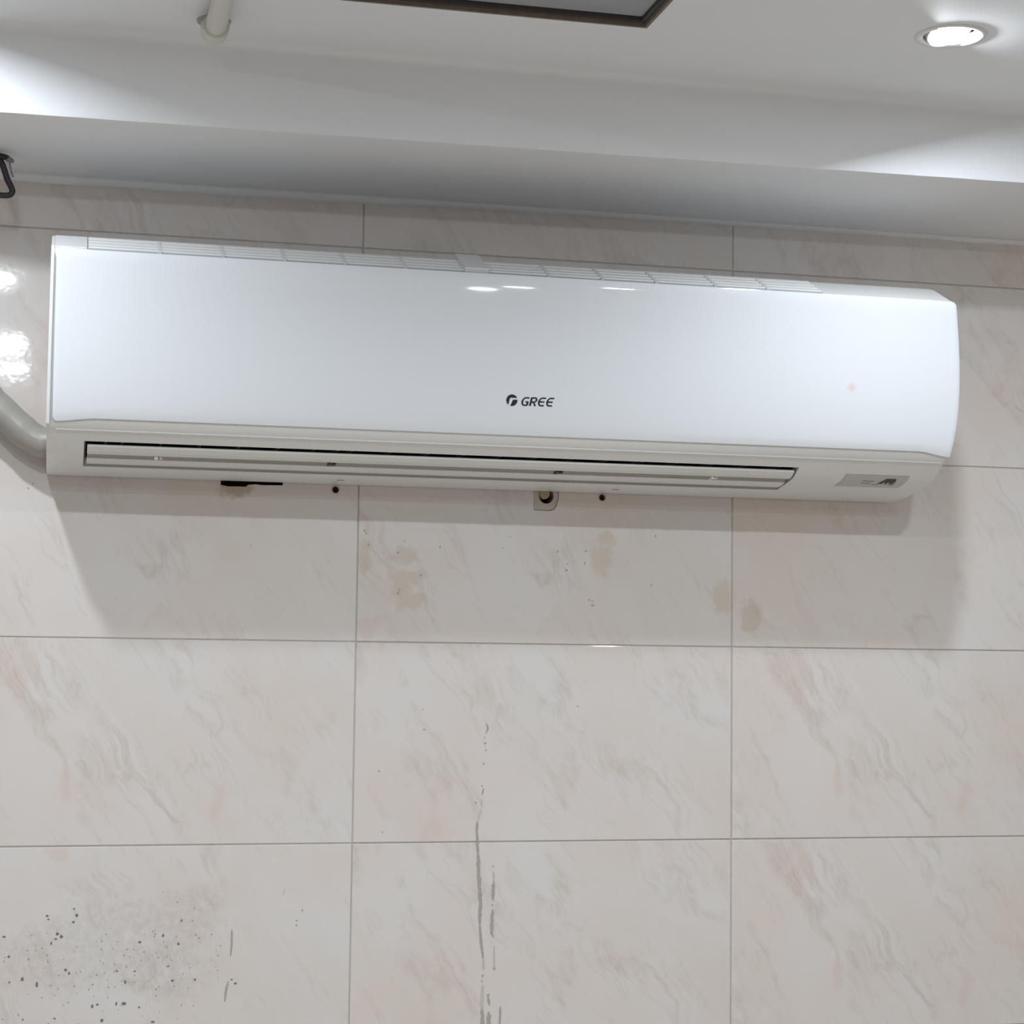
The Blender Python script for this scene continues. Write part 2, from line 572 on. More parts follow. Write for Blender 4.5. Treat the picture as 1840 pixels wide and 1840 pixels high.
# soffit beam along the wall: underside, front face, soft fillet up to the ceiling
vs, fs = [], []
N = 120
for i in range(N + 1):
    x = XMIN + i * (XMAX - XMIN) / N
    zb = .0845 + (x - .2) * .0066
    wob = random.uniform(-.0008, .0008)
    zs = SOF
    prof = [(0.045, zs), (-.10, zs + (zb - zs) * .3), (-.22, zs + (zb - zs) * .6), (SOF_Y + .003, zb), (SOF_Y + .0006 + wob, zb + .0006), (SOF_Y, zb + .004 + wob), (SOF_Y, .12), (SOF_Y, CEIL - .012)]
    for a in range(1, 7):
        t = a / 6 * math.pi / 2
        prof.append((SOF_Y - .012 * (1 - math.cos(t)), CEIL - .012 + .012 * math.sin(t)))
    prof += [(SOF_Y - .012, CEIL + .05), (.045, CEIL + .05)]
    K = len(prof)
    vs += [(x, y, z) for y, z in prof]
for i in range(N):
    for k in range(K):
        fs.append((i * K + k, i * K + (k + 1) % K, (i + 1) * K + (k + 1) % K, (i + 1) * K + k))
sof = mesh_obj('ceiling_soffit', vs, fs, MAT['soffit'])
autosmooth(sof, 40)
tag(sof, kind='structure')

# ceiling with an access opening and round lamp cut-outs
LX = [-.592, .684]
LY = [-.600, -1.41, -2.35, -2.80]
RING = .0475
HX0, HX1, HY0, HY1 = -.311, .2890, -1.130, -.526
bm = bmesh.new()
es = []
def loop(pts, z):
    vv = [bm.verts.new((x, y, z)) for x, y in pts]
    return vv
out = [(XMIN, YMIN), (XMAX, YMIN), (XMAX, SOF_Y - .012), (XMIN, SOF_Y - .012)]
v0 = loop(out, CEIL)
es += [bm.edges.new((v0[i], v0[(i + 1) % 4])) for i in range(4)]
holes = [[(HX0, HY0), (HX1, HY0), (HX1, HY1), (HX0, HY1)]]
for lx in LX:
    for ly in LY:
        if lx < 0 and ly > -1: lx = lx - .045
        holes.append([(lx + .038 * math.cos(2 * math.pi * k / 24), ly + .038 * math.sin(2 * math.pi * k / 24)) for k in range(24)])
for h in holes:
    a = loop(h, CEIL); b2 = loop(h, CEIL + .012); n = len(h)
    for i in range(n):
        e = bm.edges.new((a[i], a[(i + 1) % n])); es.append(e)
        bm.faces.new((a[i], a[(i + 1) % n], b2[(i + 1) % n], b2[i]))
bmesh.ops.triangle_fill(bm, edges=es, use_beauty=True)
me = bpy.data.meshes.new('ceiling'); bm.to_mesh(me); bm.free()
me.materials.append(MAT['paint'])
ceil = bpy.data.objects.new('ceiling', me); COL.objects.link(ceil); place(ceil, (0, 0, 0))
tag(ceil, kind='structure')
m = MB(); m.box(XMIN - .12, XMAX + .12, YMIN - .12, .2, .5, .6)
tag(m.build('ceiling_void_cap', MAT['masonry']), kind='structure')  # unseen cap over the ceiling void, added to keep world light out

# ------------------------------------------------------------------ access hatch: raw board edge, dark gap ring, recessed lid
hatch = empty('access_hatch', ((HX0 + HX1) / 2, (HY0 + HY1) / 2, CEIL))
tag(hatch, 'grey access hatch lid recessed in a dark-edged square opening of the ceiling', 'hatch')
def frame_ring(mm, inset, w, z0, z1):
    x0, x1, y0, y1 = HX0 + inset, HX1 - inset, HY0 + inset, HY1 - inset
    mm.box(x0, x1, y1 - w, y1, z0, z1); mm.box(x0, x1, y0, y0 + w, z0, z1)
    mm.box(x0, x0 + w, y0 + w, y1 - w, z0, z1); mm.box(x1 - w, x1, y0 + w, y1 - w, z0, z1)
m = MB(); frame_ring(m, .0003, .004, CEIL - .0015, CEIL + .004)
m.build('opening_edge', MAT['edge'], hatch, ((HX0 + HX1) / 2, (HY0 + HY1) / 2, CEIL))
m = MB(); frame_ring(m, .0043, .006, CEIL + .004, CEIL + .014)  # near-black ring drawn as the dark gap between board edge and lid
m.build('gap_ring', MAT['gap_dark'], hatch, ((HX0 + HX1) / 2, (HY0 + HY1) / 2, CEIL))
m = MB(); m.box(HX0 + .012, HX1 - .010, HY0 + .012, HY1 - .012, CEIL + .009, CEIL + .020)
bevel(m.build('lid', MAT['hatch'], hatch, ((HX0 + HX1) / 2, (HY0 + HY1) / 2, CEIL)), .002)

# ------------------------------------------------------------------ downlights
def downlight(lx, ly, tilt, label, group, power=LAMP_W):
    e = empty('ceiling_downlight', (lx, ly, CEIL))
    tag(e, label, 'downlight', group)
    c = (lx, ly, CEIL)
    m = MB(); m.lathe([(.0362, .008), (.0360, -.0006), (.0385, -.0022), (.0462, -.0018), (RING, -.0005), (RING, .0004)], c, seg=48)
    autosmooth(m.build('trim_ring', MAT['lampring'], e, c), 50)
    A = Matrix.Rotation(tilt[1], 3, 'Y') @ Matrix.Rotation(tilt[0], 3, 'X')
    ax = Vector(c) + Vector((0, 0, .008 if tilt[0] else .004))
    m = MB(); m.lathe([(.0315, .0004), (.0320, -.0002), (.0326, .002), (.0326, .026), (.0001, .028)], ax, A, 40)
    cup = m.build('gimbal_cup', MAT['lampcup'], e, c); autosmooth(cup, 50)
    m = MB(); m.lathe([(.0001, -.0085), (.012, -.0081), (.023, -.0068), (.0313, -.0040), (.0313, .001)], ax, A, 40)
    autosmooth(m.build('lens', MAT['lens'], e, c), 60)
    ld = bpy.data.lights.new('downlight_beam', 'AREA')
    ld.shape = 'DISK'; ld.size = .060
    ld.energy = power; ld.color = LAMP_COLOR
    lo = bpy.data.objects.new('downlight_beam', ld); COL.objects.link(lo)
    place(lo, ax + A @ Vector((0, 0, -.0088)), e)
    lo.rotation_euler = A.to_euler()
    return e

for i, lx in enumerate(LX):
    for j, ly in enumerate(LY):
        if i == 1 and j == 0:
            downlight(lx, ly, (math.radians(-16.5), math.radians(-15.5)), 'lit round downlight with a swivelled lens, beside the ceiling hatch', None, LAMP_W * .66)
        elif i == 0 and j == 0:
            downlight(lx - .045, ly, (.0001, math.radians(15)), 'lit round downlight swivelled sideways, near the soffit above the wrapped pipe bundle', None, LAMP_W * .70)
        else:
            downlight(lx, ly, (0, 0), 'lit round white downlight set level in the flat ceiling', 'level downlights of the ceiling grid', LAMP_W * (1.0 if j == 1 else .72))

# ------------------------------------------------------------------ air conditioner
XL, XR = -.4610, .8660          # casing
PL, PR = -.4535, .8690          # front panel
TILT = [(-.070, 9), (-.0797, 4.5), (-.084, 2.4), (-.088, 1.1), (-.091, -.5), (-.094, -1.7), (-.100, -2.3), (-.108, -2.7), (-.13, -3.4), (-.17, -3.9), (-.21, -5.2), (-.25, -8), (-.28, -11), (-.3135, -19), (-.33, -25)]
_z = np.linspace(-.070, -.330, 521)
_t = np.interp(-_z, [-a for a, b in TILT], [b for a, b in TILT])
_k = np.ones(9) / 9
_t = np.convolve(np.pad(_t, 4, mode='edge'), _k, mode='valid')
_y = np.cumsum(np.tan(np.radians(_t))) * (_z[1] - _z[0])
_y = _y - np.interp(.0797, -_z, _y) - .2470
def front_y(z): return float(np.interp(-z, -_z, _y))
# outline of the panel's right-hand edge: it bows outwards a little
_ez = [-.0797, -.1296, -.1723, -.2308, -.2883, -.3135]
_ey = [-.2415, -.2499, -.2530, -.2487, -.2351, -.2180]
_ed = [(front_y(z) - y) / 2 for z, y in zip(_ez, _ey)]
_ef = np.polyfit(_ez, _ed, 3)
def edge_dx(z): return float(np.polyval(_ef, z))

ac = empty('air_conditioner', ((XL + XR) / 2, -.12, -.366))
AO = ((XL + XR) / 2, -.12, -.366)
tag(ac, 'long white wall-mounted split air conditioner with glossy curved front panel', 'air conditioner')

UNDER = [(-.2065, -.3207), (-.1975, -.3270), (-.1872, -.3340), (-.1790, -.3393), (-.1725, -.3432), (-.1665, -.3464), (-.1590, -.3490), (-.148, -.3515),
         (-.128, -.3550), (-.112, -.3577), (-.0968, -.3602), (-.085, -.3620), (-.068, -.3640), (-.035, -.3656), (-.012, -.3660)]
D_, E_, K1, H_ = UNDER[0], UNDER[2], UNDER[5], UNDER[10]
OX0, OX1 = -.4105, .6375        # outlet
def under_z(y):
    return float(np.interp(y, [p[0] for p in UNDER], [p[1] for p in UNDER]))
# casing profile, back top -> over the front (behind the panel) -> underside -> back bottom
BA = (-.178, -.0500); BB = (-.2375, -.0785)
inset = .0055
casing = [(-.002, -.043), (-.06, -.041), (-.13, -.0415), (-.160, -.0445), BA, BB]
for z in np.linspace(-.084, -.3066, 14):
    casing.append((front_y(z) + inset, float(z)))
casing += [(-.2140, -.3145), (-.2090, -.3190)]
iE = len(casing) + 2
iH = len(casing) + 10
casing += UNDER + [(-.002, -.3655)]
n = len(casing)
xs = [XL, XL + .0025, OX0, OX1, XR - .0025, XR]
shr = [.0025, 0, 0, 0, 0, .0025]
cy = np.mean([p[0] for p in casing]); czz = np.mean([p[1] for p in casing])
vs, fs = [], []
for x, s in zip(xs, shr):
    for y, z in casing:
        vs.append((x, y + s * (1 if y < -.1 else 0), z + s * (.6 if z < -.2 else -.6)))
for i in range(len(xs) - 1):
    for k in range(n):
        if i == 2 and iE <= k < iH: continue
        fs.append((i * n + k, i * n + (k + 1) % n, (i + 1) * n + (k + 1) % n, (i + 1) * n + k))
fs.append(tuple(range(n))); fs.append(tuple((len(xs) - 1) * n + k for k in range(n)))
case = mesh_obj('casing', vs, fs, MAT['plastic'], ac, AO)
autosmooth(case, 22)
# outlet lip: short walls turned up into the casing, with a dark chamber behind
lipz = .012
m = MB()
def lipstrip(p, q, dy):
    m.add([(OX0, p[0], p[1]), (OX1, p[0], p[1]), (OX1, p[0] + dy, p[1] + lipz), (OX0, p[0] + dy, p[1] + lipz)], [(0, 1, 2, 3)])
lipstrip(E_, None, .0055); lipstrip(H_, None, -.004)
sec = [casing[k] for k in range(iE, iH + 1)]
for x, dx in ((OX0, .003), (OX1, -.003)):
    L = [(x, y, z) for y, z in sec] + [(x + dx, y + (.0055 if i == 0 else (-.004 if i == len(sec) - 1 else 0)), z + lipz) for i, (y, z) in enumerate(sec)]
    q = len(sec)
    m.add(L, [(i, i + 1, q + i + 1, q + i) for i in range(q - 1)])
m.build('outlet_lip', MAT['lip'], ac, AO)
m = MB()
a, b2, c2, d2 = (E_[0] + .0055, E_[1] + lipz), (E_[0] + .012, -.240), (H_[0] - .004, -.240), (H_[0] - .004, H_[1] + lipz)
ch = [a, b2, c2, d2]
cv = [(OX0 + .003, *p) for p in ch] + [(OX1 - .003, *p) for p in ch]
m.add(cv, [(0, 1, 5, 4), (1, 2, 6, 5), (2, 3, 7, 6), (0, 1, 2, 3), (4, 5, 6, 7)])
m.build('air_chamber', MAT['dark'], ac, AO)
# vertical air vanes inside the outlet
vx = [-.3586, -.3055, -.2518, -.197, -.1423, -.0912, -.037, .0178, .0728, .1252, .1795, .2327, .287, .341, .395, .449, .503, .557, .611]
v0 = None
for x in vx + [-.3812, -.0578]:
    if v0 is None:
        m = MB(); m.box(-.0012, .0012, -.1825, -.125, -.3335, -.300)
        v0 = mesh_obj('air_vane', m.v, m.f, MAT['vane'], ac, (0, 0, 0)); o = v0
    else:
        o = v0.copy(); COL.objects.link(o)
    place(o, (x, 0, 0), ac)
# two louvers lying nearly shut in the outlet
def louver(ya, za, yb, zb, th, name):
    mid = ((ya + yb) / 2, (za + zb) / 2 - .0012)
    pr = [(ya, za), mid, (yb, zb), (yb + .0005, zb + th * .7), (mid[0], mid[1] + th), (ya + .0008, za + th)]
    m = MB(); m.prism(pr, OX0 + .0045, OX1 - .0035)
    o = m.build('louver', MAT['louver'], ac, AO)
    bevel(o, .0006, 2, 40)
    return o
l1 = louver(-.1785, -.3402, -.1600, -.3492, .0035, 'louver')
l2 = louver(-.1400, -.3528, -.1105, -.3577, .0035, 'louver')
# grey inner blade seen through the slot between the louvers, with its clips
m = MB(); m.prism([(-.1612, under_z(-.1612) + .0016), (-.1388, under_z(-.1388) + .0014), (-.1388, under_z(-.1388) + .0034), (-.1612, under_z(-.1612) + .0036)], OX0 + .005, OX1 - .005)
bl = m.build('inner_blade', MAT['vane'], ac, AO)
for x, mt in ((-.0625, 'dark'), (.2745, 'dark'), (-.3075, 'louver'), (.515, 'louver')):
    m = MB(); m.box(x - .006, x - .001, -.158, -.142, -.3525, -.346); m.box(x + .001, x + .005, -.156, -.144, -.3520, -.346)
    m.build('louver_clip', MAT[mt], ac, AO)
for x in (-.037, .388):
    m = MB(); m.box(x - .005, x + .005, -.064, -.058, under_z(-.061) - .0008, under_z(-.061) + .002)
    m.build('screw_cap', MAT['lip'], ac, AO)
# bead added along the crease under the panel, shaped to catch a highlight
m = MB(); m.tube([(XL + .012, D_[0] - .0006, D_[1] - .0004), (XR - .006, D_[0] - .0006, D_[1] - .0004)], .0013, 10)
autosmooth(m.build('highlight_bead', MAT['plastic'], ac, AO))
# raised end cheek left of the panel
m = MB()
ck = [(front_y(z) - .0005, float(z)) for z in np.linspace(-.074, -.316, 18)]
ck = [(-.176, -.0485), (-.215, -.0655), (-.2345, -.0735)] + ck[1:] + [(-.2120, -.3190)]
ckb = [(y + .030, z) for y, z in reversed(ck)]
m.prism(ck + ckb, XL - .0008, XL + .0040)
o = m.build('end_cheek', MAT['plastic'], ac, AO); bevel(o, .0012, 2, 50)

# front panel
NX, NR = 90, 36
ux = np.concatenate([np.linspace(0, .05, 22), np.linspace(.05, .95, NX - 44 + 2)[1:-1], np.linspace(.95, 1, 22)])
def sm(t): t = min(1, max(0, t)); return t * t * (3 - 2 * t)
vs, fs = [], []
front, back = [], []
for u in ux:
    x = PL + (PR - PL) * float(u)
    dl, dr = x - PL, PR - x
    zb = -.3066 - .0052 * sm(1 - dl / .062) - .0068 * sm(1 - dr / .055) * (1 if dr < .055 else 0)
    zt = -.0797 + .0022 * sm(1 - dl / .05) - .0008 * sm(1 - dr / .05)
    for d in (dl, dr):
        r = .006
        if d < r:
            k = r - math.sqrt(max(0, r * r - (r - d) ** 2))
            zt -= k * .8
            zb += k * (.8 if d == dl and dl < dr else .15)
    for j in range(NR + 1):
        z = zt + (zb - zt) * j / NR
        ed = 0
        for t in (j, NR - j):
            if t == 0: ed = .0012
        if dl < 1e-6 or dr < 1e-6: ed = .0012
        vs.append((x + edge_dx(z) * sm(1 - dr / .25), front_y(z) + ed, z))
W = NR + 1
NXX = len(ux)
for i in range(NXX - 1):
    for j in range(NR):
        fs.append((i * W + j, i * W + j + 1, (i + 1) * W + j + 1, (i + 1) * W + j))
nf = len(vs)
vs += [(x, y + .0042, z) for x, y, z in vs]
for i in range(NXX - 1):
    for j in range(NR):
        fs.append((nf + i * W + j, nf + (i + 1) * W + j, nf + (i + 1) * W + j + 1, nf + i * W + j + 1))
bd = [i * W for i in range(NXX)] + [(NXX - 1) * W + j for j in range(1, W)] + [i * W + NR for i in range(NXX - 2, -1, -1)] + [j for j in range(NR - 1, 0, -1)]
for i in range(len(bd)):
    a, b2 = bd[i], bd[(i + 1) % len(bd)]
    fs.append((a, b2, nf + b2, nf + a))
panel = mesh_obj('front_panel', vs, fs, MAT['panel'], ac, AO)
autosmooth(panel, 60)
panel['label'] = 'glossy white curved front panel'

# inlet grille on the sloping top: slats, ribs and a centre clip
GX0, GX1 = -.4130, .6560
dv = Vector((0, BB[0] - BA[0], BB[1] - BA[1])); Lg = dv.length; dv.normalize()
nv = Vector((0, dv.z, -dv.y))
if nv.y > 0: nv = -nv
if nv.z < 0 and nv.y < 0: pass
def gp(x, s, h):                # s metres down the slope from its top edge, h metres proud
    return (x, BA[0] + dv.y * s + nv.y * h, BA[1] + dv.z * s + nv.z * h)
def gbox(mm, x0, x1, s0, s1, h0, h1, skew=0):
    p = [gp(x0, s0, h0), gp(x1, s0, h0), gp(x1 + skew, s1, h0), gp(x0 + skew, s1, h0),
         gp(x0, s0, h1), gp(x1, s0, h1), gp(x1 + skew, s1, h1), gp(x0 + skew, s1, h1)]
    mm.add(p, [(0, 3, 2, 1), (4, 5, 6, 7), (0, 1, 5, 4), (1, 2, 6, 5), (2, 3, 7, 6), (3, 0, 4, 7)])
m = MB(); gbox(m, GX0, GX1, .0005, .0640, -.001, .0006)  # grey sheet under the slats, shade of the gaps put into its colour
m.build('grille_gap_shade', MAT['bed'], ac, AO)
for k in range(4):
    s0 = .0006 + k * .0162
    m = MB(); gbox(m, GX0, GX1, s0, s0 + .0106, .0, .0030)
    bevel(m.build('grille_slat', MAT['plastic'], ac, AO), .0014, 2)
for x in (-.3166, -.2306, -.1457, -.0612, .0249, .2348, .3151, .3968, .488, .5694):
    m = MB(); gbox(m, x - .0024, x + .0024, .004, .063, -.001, .0034)
    m.build('grille_rib', MAT['grille'], ac, AO)
m = MB(); gbox(m, .1105, .1460, -.018, .0640, .0, .0072)
bevel(m.build('grille_clip', MAT['grille'], ac, AO), .0012, 2)
m = MB(); gbox(m, XL + .004, GX0 - .001, .001, .063, -.002, .0028)
bevel(m.build('grille_end', MAT['grille'], ac, AO), .001, 2)

# logo: round emblem and lettering laid on the panel
def on_panel(x, z, h=.0004): return (x, front_y(z) - h, z)
def ribbon(mm, pts, w, org, sc, shear, thick=None):
    """flat stroke through 2-D points, laid on the panel"""
    pts = [Vector((p[0], p[1])) for p in pts]
    out = []
    nP = len(pts)
    for i, p in enumerate(pts):
        t = (pts[min(i + 1, nP - 1)] - pts[max(i - 1, 0)]).normalized()
        nn = Vector((-t.y, t.x))
        ww = w * (1 - .45 * abs(t.x)) if thick is None else w
        out.append((p + nn * ww / 2, p - nn * ww / 2))
    vs = []
    for a, b in out:
        for q in (a, b):
            vs.append(on_panel(org[0] + (q.x + shear * q.y) * sc[0], org[1] + q.y * sc[1]))
    mm.add(vs, [(2 * i, 2 * i + 1, 2 * i + 3, 2 * i + 2) for i in range(nP - 1)])
def arc(cx, cy_, rx, ry, a0, a1, n=14):
    return [(cx + rx * math.cos(math.radians(a0 + (a1 - a0) * i / n)), cy_ + ry * math.sin(math.radians(a0 + (a1 - a0) * i / n))) for i in range(n + 1)]
def letter_E(): return [[(1.0, .93)] + [(.55, .93)] + arc(.45, .5, .37, .43, 95, 265) + [(.55, .07), (.95, .07)], [(.12, .5), (.9, .5)]]
def letter_G(): return [[(1.0, .93), (.6, .93)] + arc(.5, .5, .42, .43, 95, 265) + [(.6, .07), (.84, .07), (.90, .12), (.90, .45)], [(.56, .46), (.98, .46)]]
def letter_R(): return [[(.12, 0), (.12, .98)], [(.1, .93), (.6, .93)] + arc(.62, .70, .26, .23, 80, -80) + [(.55, .46), (.2, .46)], [(.52, .46), (.92, 0)]]
lx0, lz0, lw, lh = .1955, -.2652, .0098, .0124
for i, strokes in enumerate((letter_G(), letter_R(), letter_E(), letter_E())):
    m = MB()
    for s in strokes:
        ribbon(m, s, .29, (lx0 + i * .0122, lz0 + .0002 * i), (lw, lh), .28)
    o = m.build('logo_letter', MAT['ink'], panel, AO)
ex, ez, er = .1822, -.2580, .0082
m = MB()
# emblem: upper-left crescent and lower-right sector of a disc, parted by a bent pale band
def poly(mm, pts): mm.add([on_panel(ex + x * er, ez + z * er) for x, z in pts], [tuple(range(len(pts)))])
def tri_strip(mm, A, B):
    vs = [on_panel(ex + x * er, ez + z * er) for x, z in A] + [on_panel(ex + x * er, ez + z * er) for x, z in B]
    q = len(A)
    mm.add(vs, [(i, i + 1, q + i + 1, q + i) for i in range(q - 1)])
outer = arc(0, 0, 1, 1, 28, 232, 24)
inn = []
for i in range(25):
    t = i / 24
    if t < .33: inn.append((.90 - 1.0 * (t / .33), .42 + .02 * (t / .33)))
    elif t < .5:
        s = (t - .33) / .17; a = math.radians(90 + 70 * s); inn.append((-.10 + .32 * math.cos(a) * 1.0, .12 + .32 * math.sin(a)))
    else:
        s = (t - .5) / .5; inn.append((-.40 - .20 * s, .22 - 1.0 * s))
tri_strip(m, outer, inn)
o2 = arc(0, 0, 1, 1, 6, -104, 20)
in2 = [(.20 + .78 * (1 - i / 5), .12 - .02 * (i / 5)) for i in range(6)] + [(.20 - .42 * (i / 15), .10 - 1.02 * (i / 15)) for i in range(1, 16)]
tri_strip(m, o2, in2)
m.build('logo_emblem', MAT['ink'], panel, AO)
lz = -.2165
m = MB()
vs, fs = [on_panel(.7000, lz, .0003)], []
for q in range(1, 4):
    for k in range(20):
        a = 2 * math.pi * k / 20
        vs.append(on_panel(.7000 + .0027 * q * math.cos(a), lz + .0027 * q * math.sin(a), .0003))
for k in range(20):
    k2 = (k + 1) % 20
    fs.append((0, 1 + k, 1 + k2))
    for q in range(2): fs.append((1 + q * 20 + k, 21 + q * 20 + k, 21 + q * 20 + k2, 1 + q * 20 + k2))
m.add(vs, fs)
led = m.build('indicator_light', MAT['led'], panel, (.7000, front_y(lz) - .0003, lz))
led['label'] = 'faint red indicator glow'

# sticker under the right end
def under(x, y, h=.0004): return (x, y - h * .3, under_z(y) - h)
def uquad(mm, x0, x1, ya, yb, h, skew=0):
    ys = [ya] + [p[0] for p in UNDER if ya < p[0] < yb] + [yb]
    vs = []
    for y in ys:
        vs += [under(x0, y, h), under(x1, y, h)]
    mm.add(vs, [(2 * i, 2 * i + 1, 2 * i + 3, 2 * i + 2) for i in range(len(ys) - 1)])
m = MB(); uquad(m, .7175, .8225, -.1780, -.1325, .0004)
stk = m.build('sticker', MAT['sticker'], ac, AO)
stk['label'] = 'small grey sticker with black emblem'
m = MB()
vs = [under(.7785, -.1535, .0009), under(.8045, -.1535, .0009), under(.8045, -.163, .0012), under(.8035, -.171, .0009), under(.7870, -.171, .0009), under(.7825, -.163, .0012)]
m.add(vs, [(0, 1, 2, 5), (5, 2, 3, 4)])
m.build('sticker_emblem', MAT['sticker_ink'], stk, AO)
for x in (.7865, .7935):
    m = MB(); m.add([under(x + .0016 * math.cos(t), -.160 + .0030 * math.sin(t), .0018) for t in [2 * math.pi * k / 10 for k in range(10)]], [tuple(range(10))])
    m.build('emblem_dot', MAT['sticker'], stk, AO)
m = MB()
for x0, x1, y in ((.751, .760, -.163), (.762, .770, -.162), (.752, .768, -.154), (.773, .783, -.148), (.800, .808, -.148)):
    uquad(m, x0, x1, y - .0012, y + .0012, .0007)
m.build('sticker_text', MAT['sticker_faint'], stk, AO)

# ------------------------------------------------------------------ wrapped pipe bundle leaving the unit at the left
pipe = empty('pipe_bundle', (-.50, -.035, -.36))
tag(pipe, 'grey tape-wrapped pipe bundle curving up from the left end of the air conditioner', 'pipe')
path = []
ctl = [(-.4622, -.040, -.3225), (-.470, -.040, -.3222), (-.490, -.039, -.3110), (-.512, -.038, -.2920), (-.540, -.037, -.2660), (-.575, -.036, -.2240), (-.62, -.036, -.165), (-.66, -.036, -.09), (-.68, -.036, .0), (-.685, -.036, .072)]
def spline(ctl, sub=8):
    out = []
    P = [Vector(c) for c in ctl]
    for i in range(len(P) - 1):
        p0, p1, p2, p3 = P[max(i - 1, 0)], P[i], P[i + 1], P[min(i + 2, len(P) - 1)]
        for k in range(sub):
            t = k / sub
            out.append(.5 * ((2 * p1) + (p2 - p0) * t + (2 * p0 - 5 * p1 + 4 * p2 - p3) * t * t + (3 * p1 - p0 - 3 * p2 + p3) * t ** 3))
    out.append(P[-1])
    return out
sp0 = spline(ctl, 30)
sp, acc = [sp0[0], sp0[1]], 0.0
for a, b in zip(sp0[1:], sp0[2:]):
    acc += (b - a).length
    if acc > .007: sp.append(b); acc = 0.0
m = MB(); m.tube(sp, [.0228 + .0005 * math.sin(i * 1.25) + random.uniform(-.0003, .0003) for i in range(len(sp))], 22, flat=1.25)
autosmooth(m.build('wrapped_pipe', MAT['wrap'], pipe, (-.50, -.035, -.36)), 70)

# ------------------------------------------------------------------ black cable loop hanging at the soffit
cab = empty('cable_loop', (-.56, -.07, .06))
tag(cab, 'black cable loop with white tape hanging under the soffit by the wall', 'cable')
def at(u, v, y):
    d = ROT.T @ np.array([(u - 920) / FPX, (v - 920) / FPX, 1.0])
    t = (y - CAM[1]) / d[1]
    p = CAM + t * d
    return tuple(float(q) for q in p)
YC = -.125
cp = [at(-75, 262, YC), at(-40, 270, YC), at(-12, 280, YC), at(2, 291, YC), at(8, 306, YC), at(13, 322, YC), at(20, 336, YC), at(22, 345, YC), at(15, 351, YC), at(0, 351, YC), at(-30, 350, YC), at(-70, 346, YC), at(-120, 330, YC), at(-130, 290, YC), at(-120, 262, YC)]
m = MB(); m.tube(spline(cp, 6), .0043, 12)
autosmooth(m.build('cable', MAT['cable'], cab, (-.56, -.07, .06)), 60)
m = MB(); m.tube(spline([at(-60, 262, YC), at(-30, 271, YC - .001), at(-4, 279, YC - .002), at(8, 282, YC - .002), at(15, 285, YC - .002)], 4), .0042, 12)
autosmooth(m.build('cable_stub', MAT['cable'], cab, (-.56, -.07, .06)), 60)
m = MB(); m.tube([at(13, 284.5, YC - .002), at(17, 287, YC - .002), at(21, 289, YC - .002), at(24, 291.5, YC - .001)], [.0040, .0040, .0035, .0022], 12)
autosmooth(m.build('cable_end', MAT['oldtape'], cab, (-.56, -.07, .06)), 60)
m = MB(); m.tube(spline([at(11, 288, YC - .001), at(15, 300, YC - .001), at(17, 312, YC - .001), at(21, 322, YC - .001), at(26, 329, YC - .001)], 4), .0014, 8, flat=.7)
m.build('white_tape', MAT['tape'], cab, (-.56, -.07, .06))
m = MB(); m.tube(spline([at(17, 291, YC), at(19, 301, YC), at(21, 311, YC), at(24, 318, YC)], 4), .0017, 8, flat=.7)
m.build('loose_wire', MAT['oldtape'], cab, (-.56, -.07, .06))

# ------------------------------------------------------------------ cream pipe along the ceiling, turning up into it
pv = empty('ceiling_pipe', (-.263, -.42, CEIL))
tag(pv, 'cream plastic pipe end with an elbow fitting on the ceiling', 'pipe')
PO = (-.263, -.42, CEIL)
zc = CEIL - .021
m = MB(); m.tube([(-.263, -1.25, zc), (-.263, -.90, zc), (-.263, -.60, zc), (-.263, -.430, zc)], .0135, 22)
autosmooth(m.build('pipe', MAT['pvc'], pv, PO), 50)
pp = [(-.263, -.447, zc), (-.263, -.4465, zc), (-.263, -.424, zc)]
for a in range(1, 9):
    t = a / 8 * math.pi / 2
    pp.append((-.263, -.424 + .0215 * math.sin(t), zc + .0215 * (1 - math.cos(t))))
m = MB(); m.tube(pp, [.0150] + [.0172] * (len(pp) - 1), 22)
autosmooth(m.build('elbow', MAT['pvc'], pv, PO), 50)
m = MB(); m.lathe([(.0170, -.0040), (.0212, -.0036), (.0225, .0002)], (-.263, -.4025, CEIL), seg=30)
m.build('joint_ring', MAT['pvcdark'], pv, PO)

# ------------------------------------------------------------------ dirt on the tiles: drips, streaks and specks
def drip(mm, pts, w, jit=.35):
    P = []
    for i in range(len(pts) - 1):
        (u0, v0), (u1, v1) = pts[i], pts[i + 1]
        nseg = max(1, int(math.hypot(u1 - u0, v1 - v0) / 3.5))
        for k in range(nseg):
            t = k / nseg
            P.append((u0 + (u1 - u0) * t, v0 + (v1 - v0) * t))
    P.append(pts[-1])
    vs = []
    for i, (u, v) in enumerate(P):
        x, z = wall_pt(u, v)
        tap = min(1, .35 + min(i, len(P) - 1 - i) * .35)
        h = w / 1122 / 2 * tap
        c = x + random.uniform(-.2, .2) * h
        vs += [(c - h * random.uniform(1 - jit, 1 + jit), -.0004, z), (c, -.00075, z), (c + h * random.uniform(1 - jit, 1 + jit), -.0004, z)]
    fs = []
    for i in range(len(P) - 1):
        fs += [(3 * i, 3 * i + 1, 3 * i + 4, 3 * i + 3), (3 * i + 1, 3 * i + 2, 3 * i + 5, 3 * i + 4)]
    mm.add(vs, fs)
